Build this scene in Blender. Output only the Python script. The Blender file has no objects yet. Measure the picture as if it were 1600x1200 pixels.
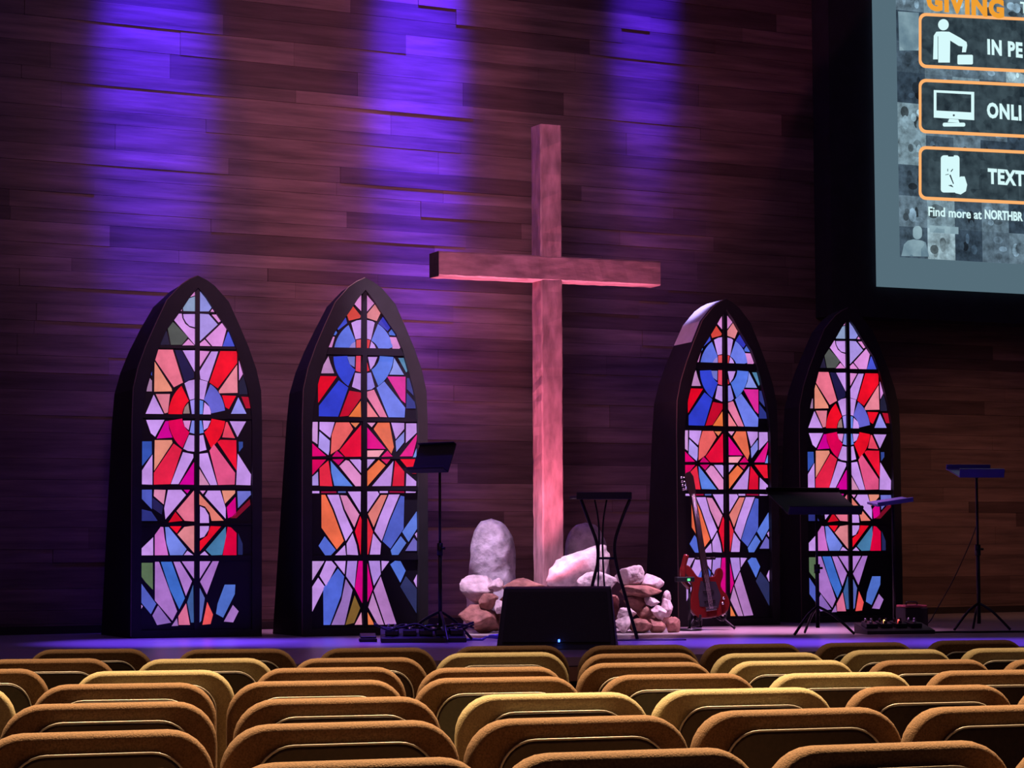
import bpy, bmesh, math, random
from mathutils import Vector, Matrix, noise
C = bpy.context.scene
COL = C.collection
PI = math.pi
R = math.radians
random.seed(4)

# ---------------------------------------------------------------- camera
F = 3800.0                       # focal length in pixels of the 1600 wide frame
EYE = 1.25
STG = 0.65                       # stage height
PITCH = math.atan(252 / F)
ROLL = -0.0052
cd = bpy.data.cameras.new('camera')
cd.sensor_width = 36
cd.lens = F / 1600 * 36
cd.clip_end = 200
cam = bpy.data.objects.new('camera', cd)
COL.objects.link(cam)
CM = Matrix.Translation((0, 0, EYE)) @ Matrix.Rotation(PI/2 + PITCH, 4, 'X') @ Matrix.Rotation(ROLL, 4, 'Z')
cam.matrix_world = CM
C.camera = cam

def ray(x, y):
    return (CM.to_3x3() @ Vector(((x-800)/F, (600-y)/F, -1))).normalized()
def on(x, y, z):
    "point of the horizontal plane z seen at x, y"
    d = ray(x, y)
    return Vector((0, 0, EYE)) + d * ((z-EYE)/d.z)
def at(x, y, Y):
    d = ray(x, y)
    return Vector((0, 0, EYE)) + d * (Y/d.y)
def onplane(x, y, p, n):
    d = ray(x, y); o = Vector((0, 0, EYE))
    return o + d * ((p-o).dot(n)/d.dot(n))
def px(p):
    q = CM.inverted() @ p
    return 800 + F*q.x/-q.z, 600 - F*q.y/-q.z

# ---------------------------------------------------------------- colour management, world
vs = C.view_settings
C.display_settings.display_device = 'sRGB'
vs.view_transform = 'Standard'
vs.look = 'None'
vs.exposure = 0
vs.gamma = 1
vs.use_curve_mapping = False
w = bpy.data.worlds.new('world')
C.world = w
w.use_nodes = True
bg = w.node_tree.nodes['Background']
bg.inputs[0].default_value = (0.30, 0.16, 0.36, 1)
bg.inputs[1].default_value = 0.035

# ---------------------------------------------------------------- lights
WY = R(29)                                            # heading of the plank wall
WR = Vector((math.cos(WY), math.sin(WY), 0)); WN = Vector((math.sin(WY), -math.cos(WY), 0))   # along it / out of it
WP = on(800, 974, STG)
def wallpt(x, y, off=0.0):
    return onplane(x, y, WP, WN) + WN*off
def spot(name, loc, target, color, power, size, blend, radius=.05):
    l = bpy.data.lights.new(name, 'SPOT')
    l.color = color; l.energy = power; l.spot_size = R(size); l.spot_blend = blend; l.shadow_soft_size = radius
    o = bpy.data.objects.new(name, l); COL.objects.link(o)
    o.location = loc
    o.rotation_euler = (Vector(target)-Vector(loc)).to_track_quat('-Z', 'Y').to_euler()
    return o
def area(name, loc, target, color, power, sx, sy):
    l = bpy.data.lights.new(name, 'AREA')
    l.shape = 'RECTANGLE'; l.size = sx; l.size_y = sy; l.color = color; l.energy = power
    o = bpy.data.objects.new(name, l); COL.objects.link(o)
    o.location = loc
    o.rotation_euler = (Vector(target)-Vector(loc)).to_track_quat('-Z', 'Y').to_euler()
    return o
BLUE = (0.055, 0.012, 1.0)
# blue beams raking down the wall from the truss above
for x0, x1, y1, pw, sz in ((268, 244, 60, 38000, 9.8), (668, 654, 100, 64000, 8.3), (1012, 1007, 10, 30000, 6.4)):
    a = wallpt(x0, -1200, 1.6); b = wallpt(x1, y1, .0)
    spot('beam_light', a, b, BLUE, pw, sz, 1.0, .08)
for x0, x1, pw, sz in ((268, 235, 3000, 14), (668, 645, 7000, 12), (1012, 1004, 3200, 10)):
    a = wallpt(x0, -1200, 1.9); b = wallpt(x1, 270, .0)
    spot('beam_light', a, b, (0.07, 0.02, 1.0), pw, sz, 1.0, .12)
# blue wash over the front of the stage
for x, pw in ((260, 4200), (480, 2600), (760, 1200), (1160, 3600), (1400, 1700), (1600, 2000)):
    t = on(x, 1004, STG)
    spot('stage_wash', t + Vector((0, .6, 6.0)), t, (0.14, 0.05, 1.0), pw, 18, 1.0, .1)
# rose wash over the middle of the wall and the cross
a = at(560, -300, 10.0); a.z = 5.6
spot('rose_wash', a, wallpt(610, 400), (1.0, 0.44, 0.74), 1450, 40, 1.0, 1.0)
# lilac down light onto the rocks and the stage by the windows
t = at(890, 930, 16.9)
spot('rock_light', t + Vector((2.0, -1.5, 4.8)), at(975, 925, 16.8), (0.94, 0.66, 1.0), 2000, 15, .7, .06)
spot('rock_light', t + Vector((-2.0, -1.8, 4.8)), at(775, 905, 16.9), (0.94, 0.66, 1.0), 2100, 18, .7, .06)
for x, pw in ((560, 1300), (1150, 2200), (1290, 1500)):
    t = on(x, 985, STG)
    spot('lilac_wash', t + Vector((-.2, -.6, 5.6)), t, (1.0, 0.42, 0.85), pw, 20, 1.0, .1)
t = at(1098, 500, 18.2)
spot('lilac_wash', at(1010, -420, 16.2), t, (0.52, 0.42, 1.0), 2600, 4.5, .6, .05)
# pink up light at the foot of the cross
t = at(858, 925, 16.55)
spot('up_light', at(838, 955, 16.35), at(853, 480, 17.0), (1.0, 0.27, 0.42), 250, 95, .8, .05)
# two more behind the rocks, straight up under the arms of the cross
spot('up_light', at(812, 885, 17.05), at(765, 437, 17.1), (1.0, 0.30, 0.50), 420, 38, .8, .04)
spot('up_light', at(962, 868, 17.2), at(950, 440, 17.25), (1.0, 0.30, 0.50), 380, 34, .8, .04)
# warm lamp low on the right of the wall
spot('warm_wash', at(1640, 300, 15.0), wallpt(1560, 860), (1.0, 0.44, 0.24), 330, 34, 1.0, .2)
# warm house lights over the seats, and one reaching the stage
for hx, hp in ((-1.8, 11000), (1.8, 11000)):
    spot('house_light', (hx, 10.4, 9.5), (hx*.8, 5.4, .8), (1.0, 0.64, 0.33), hp, 54, 1.0, .3)
area('violet_fill', (-1.0, 11.0, 7.5), (-.5, 18, 2.0), (0.50, 0.28, 0.90), 38, 6, 1.5)  # added unseen fill that lifts the dark parts of the wall
spot('front_light', (-1.5, -2.0, 5.0), at(880, 930, 17), (1.0, 0.42, 0.30), 380, 16, .8, .3)

# ---------------------------------------------------------------- materials
def lin(c):
    return tuple(((v/255)/12.92 if v/255 <= .04045 else ((v/255+.055)/1.055)**2.4) for v in c)
def mat(name, col, rough=.6, metal=0.0, noise_s=0, amt=.25, bump=0.0, spec=.5, emit=None, es=1.0, stretch=None, sheen=0):
    m = bpy.data.materials.new(name); m.use_nodes = True
    nt = m.node_tree; b = nt.nodes['Principled BSDF']
    b.inputs['Base Color'].default_value = (*col, 1)
    b.inputs['Roughness'].default_value = rough
    b.inputs['Metallic'].default_value = metal
    b.inputs['Specular IOR Level'].default_value = spec
    if sheen: b.inputs['Sheen Weight'].default_value = sheen; b.inputs['Sheen Tint'].default_value = (*[min(1, c*2.4) for c in col], 1)
    if emit:
        b.inputs['Emission Color'].default_value = (*emit, 1); b.inputs['Emission Strength'].default_value = es
    if noise_s:
        tc = nt.nodes.new('ShaderNodeTexCoord'); mp = nt.nodes.new('ShaderNodeMapping')
        nt.links.new(tc.outputs['Object'], mp.inputs[0])
        if stretch: mp.inputs['Scale'].default_value = stretch
        n = nt.nodes.new('ShaderNodeTexNoise'); n.inputs['Scale'].default_value = noise_s; n.inputs['Detail'].default_value = 6
        nt.links.new(mp.outputs[0], n.inputs['Vector'])
        r = nt.nodes.new('ShaderNodeValToRGB')
        r.color_ramp.elements[0].position = .3; r.color_ramp.elements[1].position = .7
        r.color_ramp.elements[0].color = (*[c*(1-amt) for c in col], 1)
        r.color_ramp.elements[1].color = (*[min(1, c*(1+amt)) for c in col], 1)
        nt.links.new(n.outputs['Fac'], r.inputs[0]); nt.links.new(r.outputs[0], b.inputs['Base Color'])
        if bump:
            bp = nt.nodes.new('ShaderNodeBump'); bp.inputs['Strength'].default_value = bump; bp.inputs['Distance'].default_value = .02
            nt.links.new(n.outputs['Fac'], bp.inputs['Height']); nt.links.new(bp.outputs[0], b.inputs['Normal'])
    return m
def attr_mat(name, rough=.6, emission=False, nscale=9, lo=.8, hi=1.12, strength=1.0, stretch=(1,1,1), bump=0):
    "colour from the mesh's own colour attribute, mottled by noise"
    m = bpy.data.materials.new(name); m.use_nodes = True
    nt = m.node_tree; b = nt.nodes['Principled BSDF']; b.inputs['Roughness'].default_value = rough
    at_ = nt.nodes.new('ShaderNodeAttribute'); at_.attribute_name = 'Col'
    tc = nt.nodes.new('ShaderNodeTexCoord'); mp = nt.nodes.new('ShaderNodeMapping'); mp.inputs['Scale'].default_value = stretch
    n = nt.nodes.new('ShaderNodeTexNoise'); n.inputs['Scale'].default_value = nscale; n.inputs['Detail'].default_value = 8; n.inputs['Roughness'].default_value = .6
    nt.links.new(tc.outputs['Object'], mp.inputs[0]); nt.links.new(mp.outputs[0], n.inputs['Vector'])
    mr = nt.nodes.new('ShaderNodeMapRange'); mr.inputs[1].default_value = .3; mr.inputs[2].default_value = .7; mr.inputs[3].default_value = lo; mr.inputs[4].default_value = hi
    nt.links.new(n.outputs['Fac'], mr.inputs[0])
    vm = nt.nodes.new('ShaderNodeVectorMath'); vm.operation = 'SCALE'
    nt.links.new(at_.outputs['Color'], vm.inputs[0]); nt.links.new(mr.outputs[0], vm.inputs['Scale'])
    if emission:
        b.inputs['Base Color'].default_value = (.02, .02, .02, 1); b.inputs['Roughness'].default_value = .25
        nt.links.new(vm.outputs[0], b.inputs['Emission Color']); b.inputs['Emission Strength'].default_value = strength
    else:
        nt.links.new(vm.outputs[0], b.inputs['Base Color'])
        if bump:
            bp = nt.nodes.new('ShaderNodeBump'); bp.inputs['Strength'].default_value = bump; bp.inputs['Distance'].default_value = .02
            nt.links.new(n.outputs['Fac'], bp.inputs['Height']); nt.links.new(bp.outputs[0], b.inputs['Normal'])
    return m
M = {}
M['plank'] = attr_mat('wall_planks', .55, nscale=2.6, lo=.5, hi=1.5, stretch=(.45, .45, 6), bump=.15)
M['glass'] = attr_mat('stained_glass_lit', emission=True, nscale=7, lo=.78, hi=1.15, strength=.97)
M['came'] = mat('lead_came', (.006, .005, .012), .45)
M['frame'] = mat('frame_black_paint', (.008, .007, .010), .65, noise_s=9, amt=.4)
M['edge_highlight'] = mat('frame_edge_highlight', (.16, .10, .09), .7)  # lighter tone imitates the glint along the frame's front edge
M['sheet'] = mat('pale_lit_facet', (.62, .60, .66), .75, noise_s=14, amt=.08, bump=.2)  # paleness stands in for light falling on the third window's facet
M['cross'] = mat('cross_wood', (.34, .175, .19), .55, noise_s=5, amt=.36, bump=.25, stretch=(4, 4, 1.2))
M['cross_h'] = mat('crossbar_wood', (.29, .15, .165), .55, noise_s=5, amt=.36, bump=.25, stretch=(1.2, 4, 4))
M['cross_end'] = mat('crossbar_end_shade', (.03, .015, .02), .8, noise_s=30, amt=.4)  # shade on the beam's unlit end put into a near-black colour
M['black'] = mat('matte_black', (.010, .010, .012), .55)
M['metal'] = mat('black_metal', (.02, .02, .024), .35, .6)
M['chrome'] = mat('bright_metal', (.6, .6, .62), .25, 1)
M['grille'] = mat('speaker_grille', (.008, .008, .012), .6, noise_s=200, amt=.6, bump=.3)
M['maskblk'] = mat('black_masking', (.022, .018, .03), .85, noise_s=8, amt=.2)
M['floor'] = mat('dark_carpet', (.035, .025, .02), .95, noise_s=60, amt=.4)
M['stage'] = mat('stage_boards', (.42, .36, .38), .32, noise_s=3, amt=.15, stretch=(.6, 8, 1), bump=.04)
M['fascia'] = mat('stage_fascia', (.02, .012, .012), .6)
M['tan'] = mat('tan_wood', (.42, .26, .12), .5, noise_s=6, amt=.2)
M['brown'] = mat('brown_fabric', (.19, .108, .055), .95, noise_s=240, amt=.35, bump=.25, sheen=.08)
M['beige'] = mat('beige_fabric', (.38, .32, .18), .95, noise_s=240, amt=.25, bump=.25, sheen=.08)
M['shell'] = mat('chair_shell_plastic', (.022, .012, .010), .38, noise_s=90, amt=.4)
M['rim_highlight'] = mat('pale_rim_highlight', (.55, .53, .47), .35, .0)  # pale colour imitates the highlight along the seat shell's rim
M['rockp'] = mat('pale_stone', (.56, .44, .46), .85, noise_s=16, amt=.35, bump=1.0)
M['rockb'] = mat('brown_stone', (.27, .115, .09), .85, noise_s=16, amt=.45, bump=1.0)
M['rockg'] = mat('grey_stone', (.42, .38, .44), .85, noise_s=12, amt=.4, bump=1.0)
M['red'] = mat('red_lacquer', (.12, .008, .008), .22, spec=.7)
M['rosewood'] = mat('dark_fretboard', (.02, .010, .010), .8, spec=.15)
M['pearl'] = mat('white_pearl', (.6, .6, .62), .3)
M['pinkbox'] = mat('red_case', (.45, .09, .12), .55, noise_s=20)
M['bluelit'] = mat('blue_lit_metal', (.18, .18, .55), .35, .3)  # blue light on the right stand's desk is put into this colour
def led(name, c, s): M[name] = mat(name, (.01, .01, .01), emit=c, es=s)
led('led_blue', (.05, .15, 1), 6); led('led_green', (.05, 1, .15), 4); led('led_red', (1, .06, .05), 6); led('led_orange', (1, .4, .12), 5)
led('scr_margin', lin((84, 108, 120)), 1); led('scr_orange', lin((255, 180, 110)), 1); led('scr_text', lin((215, 250, 252)), 1)
led('scr_title', lin((240, 160, 50)), 1)
def scr_noise(name, c0, c1, s):
    m = bpy.data.materials.new(name); m.use_nodes = True
    nt = m.node_tree; b = nt.nodes['Principled BSDF']; b.inputs['Base Color'].default_value = (.01, .01, .01, 1)
    tc = nt.nodes.new('ShaderNodeTexCoord')
    v = nt.nodes.new('ShaderNodeTexVoronoi'); v.inputs['Scale'].default_value = s; v.distance = 'CHEBYCHEV'
    n = nt.nodes.new('ShaderNodeTexNoise'); n.inputs['Scale'].default_value = s*1.3; n.inputs['Detail'].default_value = 4
    nt.links.new(tc.outputs['Object'], v.inputs['Vector']); nt.links.new(tc.outputs['Object'], n.inputs['Vector'])
    bw = nt.nodes.new('ShaderNodeSeparateColor'); nt.links.new(v.outputs['Color'], bw.inputs[0])
    mx = nt.nodes.new('ShaderNodeMath'); mx.operation = 'MULTIPLY_ADD'; mx.inputs[1].default_value = .45
    nt.links.new(bw.outputs[0], mx.inputs[0])
    m2 = nt.nodes.new('ShaderNodeMath'); m2.operation = 'MULTIPLY_ADD'; m2.inputs[1].default_value = 1.9; m2.inputs[2].default_value = -.68
    nt.links.new(n.outputs['Fac'], m2.inputs[0]); nt.links.new(m2.outputs[0], mx.inputs[2])
    r = nt.nodes.new('ShaderNodeValToRGB'); r.color_ramp.elements[0].color = (*lin(c0), 1); r.color_ramp.elements[1].color = (*lin(c1), 1)
    nt.links.new(mx.outputs[0], r.inputs[0]); nt.links.new(r.outputs[0], b.inputs['Emission Color']); b.inputs['Emission Strength'].default_value = 1
    M[name] = m
scr_noise('scr_photo', (48, 66, 82), (165, 192, 200), 9)
scr_noise('scr_dark', (30, 42, 50), (66, 84, 92), 8)
scr_noise('scr_sky', (92, 120, 136), (150, 180, 190), 4)

# ---------------------------------------------------------------- mesh building
class MB:
    def __init__(s): s.v = []; s.f = []; s.m = []; s.c = []; s.sm = []
    def add(s, vs_, fs, mi=0, col=None, smooth=False):
        o = len(s.v); s.v += [tuple(v) for v in vs_]
        for f in fs: s.f.append([i+o for i in f]); s.m.append(mi); s.c.append(col); s.sm.append(smooth)
    def box(s, a, b, mi=0, col=None):
        x0, y0, z0 = a; x1, y1, z1 = b
        s.add([(x0,y0,z0),(x1,y0,z0),(x1,y1,z0),(x0,y1,z0),(x0,y0,z1),(x1,y0,z1),(x1,y1,z1),(x0,y1,z1)],
              [(3,2,1,0),(4,5,6,7),(0,1,5,4),(1,2,6,5),(2,3,7,6),(3,0,4,7)], mi, col)
    def rod(s, pts, r, n=10, mi=0, closed=False):
        pts = [Vector(p) for p in pts]; rs = r if isinstance(r, (list, tuple)) else [r]*len(pts)
        rings = []; prev = None
        for i, p in enumerate(pts):
            if closed: d = pts[(i+1) % len(pts)] - pts[i-1]
            else: d = (pts[min(i+1, len(pts)-1)] - pts[max(i-1, 0)])
            d.normalize()
            if prev is None:
                u = d.cross(Vector((0,0,1)));
                if u.length < .2: u = d.cross(Vector((1,0,0)))
            else: u = prev - d*prev.dot(d)
            u.normalize(); prev = u; w_ = d.cross(u)
            rings.append([p + (u*math.cos(2*PI*k/n) + w_*math.sin(2*PI*k/n))*rs[i] for k in range(n)])
        vs_ = [v for rg in rings for v in rg]; fs = []
        m_ = len(pts)
        for i in range(m_ if closed else m_-1):
            j = (i+1) % m_
            for k in range(n): fs.append((i*n+k, i*n+(k+1) % n, j*n+(k+1) % n, j*n+k))
        if not closed: fs.append(tuple(range(n))[::-1]); fs.append(tuple((m_-1)*n+k for k in range(n)))
        s.add(vs_, fs, mi, None, True)
    def prism(s, poly, y0, y1, mi=0, col=None):
        "poly in x,z pushed from y0 (front) to y1 (back)"
        n = len(poly)
        s.add([(x, y0, z) for x, z in poly] + [(x, y1, z) for x, z in poly],
              [tuple(range(n)), tuple(range(2*n-1, n-1, -1))] + [(i, i+n, (i+1) % n+n, (i+1) % n) for i in range(n)], mi, col)
    def slab(s, w_, h, rc, th, rim, z0=0, y=0, mi=0, seg=7, square_bottom=False):
        "upright rounded slab: width x height, corner radius rc, thickness th, soft rim; a softly crowned face"
        def outline(ins):
            pts = []
            ww = w_/2-ins; r = max(rc-ins, .004); zb = z0+ins; zt = z0+h-ins
            rb = min(r, .03) if square_bottom else r
            for cx, cz, a0, rr in ((ww-r, zt-r, 0, r), (-ww+r, zt-r, 90, r), (-ww+rb, zb+rb, 180, rb), (ww-rb, zb+rb, 270, rb)):
                for k in range(seg+1):
                    a = R(a0+90*k/seg); pts.append((cx+rr*math.cos(a), cz+rr*math.sin(a)))
            return pts
        prof = [(rim*2.6, -th/2*1.0), (rim*1.3, -th/2), (rim*1.08, -th/2)]
        for k in range(0, 7):
            a = R(-84+168*k/6); prof.append((rim*(1-math.cos(a)), th/2*math.sin(a)*.99))
        prof += [(rim*1.08, th/2), (rim*1.3, th/2), (rim*2.6, th/2)]
        vs_ = []; n = 4*(seg+1)
        for ins, yy in prof: vs_ += [(x, y+yy, z) for x, z in outline(ins)]
        fs = []
        for i in range(len(prof)-1):
            for k in range(n): fs.append((i*n+k, (i+1)*n+k, (i+1)*n+(k+1) % n, i*n+(k+1) % n))
        fs.append(tuple(range(n))); L = (len(prof)-1)*n
        fs.append(tuple(L+k for k in range(n-1, -1, -1)))
        s.add(vs_, fs, mi, None, True)
    def build(s, name, mats, parent=None, loc=None, rz=0, bevel=0, kind=None):
        me = bpy.data.meshes.new(name)
        me.from_pydata(s.v, [], s.f)
        if not isinstance(mats, (list, tuple)): mats = [mats]
        for m_ in mats: me.materials.append(M[m_] if isinstance(m_, str) else m_)
        me.polygons.foreach_set('material_index', s.m)
        me.polygons.foreach_set('use_smooth', s.sm)
        if any(c is not None for c in s.c):
            ca = me.color_attributes.new('Col', 'FLOAT_COLOR', 'CORNER')
            for p, c in zip(me.polygons, s.c):
                for li in p.loop_indices: ca.data[li].color = (*(c or (.5,.5,.5)), 1)
        bm = bmesh.new(); bm.from_mesh(me); bmesh.ops.recalc_face_normals(bm, faces=bm.faces)
        if bevel:
            bmesh.ops.remove_doubles(bm, verts=bm.verts, dist=1e-5)
            bmesh.ops.bevel(bm, geom=[e for e in bm.edges if len(e.link_faces) == 2 and e.calc_face_angle(0) > .5], offset=bevel, segments=2, affect='EDGES', profile=.5)
        bm.to_mesh(me); bm.free()
        o = bpy.data.objects.new(name, me); COL.objects.link(o)
        if parent is not None: o.parent = parent
        if loc is not None: o.location = loc
        o.rotation_euler[2] = rz
        if kind: o['kind'] = kind
        return o
def tag(o, label, cat, group=None):
    o['label'] = label; o['category'] = cat
    if group: o['group'] = group
    return o
def thing(name, label, cat, loc, rz=0, group=None):
    o = bpy.data.objects.new(name, None); COL.objects.link(o)
    o.location = loc; o.rotation_euler[2] = rz; o.empty_display_size = .1
    return tag(o, label, cat, group)
def spline(ps, n=8):
    ps = [Vector(p) for p in ps]; out = []
    for i in range(len(ps)-1):
        p0 = ps[max(i-1, 0)]; p1 = ps[i]; p2 = ps[i+1]; p3 = ps[min(i+2, len(ps)-1)]
        for k in range(n):
            t = k/n
            out.append(.5*((2*p1)+(p2-p0)*t+(2*p0-5*p1+4*p2-p3)*t*t+(3*p1-p0-3*p2+p3)*t**3))
    out.append(ps[-1]); return out

# ---------------------------------------------------------------- the setting
# plank wall: boards of uneven height, length and depth
mb = MB(); rnd = random.Random(11)
z = -.65
while z < 8.6:
    h = rnd.choice((.095, .12, .12, .15, .18)); s = -11 - rnd.random()*2
    while s < 11.5:
        L = rnd.choice((.9, 1.5, 2.1, 2.6)); d = rnd.random()**2*.007; t = rnd.random()
        k = .75 + .5*t
        col = (.165*k, .098*k, .095*k)
        if rnd.random() < .12: col = (.092, .052, .052)
        mb.box((s, -d, z), (s+L-.002, .12, z+h-.002), 0, col)
        s += L
    z += h
mb.box((-12, .1, -.65), (12, .25, 8.7), 0, (.02, .01, .01))
mb.build('wall_back', 'plank', loc=WP, rz=WY, kind='structure')
# floor of the hall and the raised stage
mb = MB(); mb.box((-14, -3, -.1), (16, 32, 0)); mb.build('floor', 'floor', kind='structure')
SA = on(893, 1027, STG); SY = R(22); sr = Vector((math.cos(SY), math.sin(SY), 0))
def strip(z0, z1, p, back, name, m_, half=9.5, bk=None):
    mb = MB(); mb.box((-half, 0, z0), (half, back, z1)); return mb.build(name, m_, loc=Vector((p.x, p.y, 0)), rz=SY, kind='structure')
A0 = SA - sr*9; A1 = SA + sr*9
W0 = WP - WR*11; W1 = WP + WR*11
mb = MB()
poly = [A0, A1, W1 + Vector((0, 0, 0)), W0]
mb.add([(p.x, p.y, 0) for p in poly] + [(p.x, p.y, STG) for p in poly], [(3,2,1,0), (4,5,6,7), (0,1,5,4), (1,2,6,5), (2,3,7,6), (3,0,4,7)])
mb.build('stage_floor', 'stage', kind='structure')
strip(0, STG-.045, SA - Vector((-math.sin(SY), math.cos(SY), 0))*.02, .015, 'trim_1', 'fascia')
strip(STG-.125, STG-.05, SA - Vector((-math.sin(SY), math.cos(SY), 0))*.04, .018, 'trim_2', 'tan')
mb = MB(); mb.box((-9, -.05, 0), (9, -.026, .055)); mb.build('baseboard_back', 'fascia', loc=WP, rz=WY, kind='structure')

# ---------------------------------------------------------------- stained glass windows
lav=(200,150,236); pnk=(222,140,214); sal=(235,118,138); red=(238,12,38); mag=(208,0,150); hot=(226,0,84); blu=(62,80,208); lbl=(118,132,234)
tea=(72,122,168); orn=(240,116,70); pch=(230,142,124); dkn=(26,22,60); mve=(162,114,192)
def ring(cx, cy, ri, ro, a0, a1, n=9):
    p = [(cx+ro[0]*math.cos(R(a0+(a1-a0)*k/n)), cy-ro[1]*math.sin(R(a0+(a1-a0)*k/n))) for k in range(n+1)]
    q = [(cx+ri[0]*math.cos(R(a0+(a1-a0)*k/n)), cy-ri[1]*math.sin(R(a0+(a1-a0)*k/n))) for k in range(n, -1, -1)]
    return p+q
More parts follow.
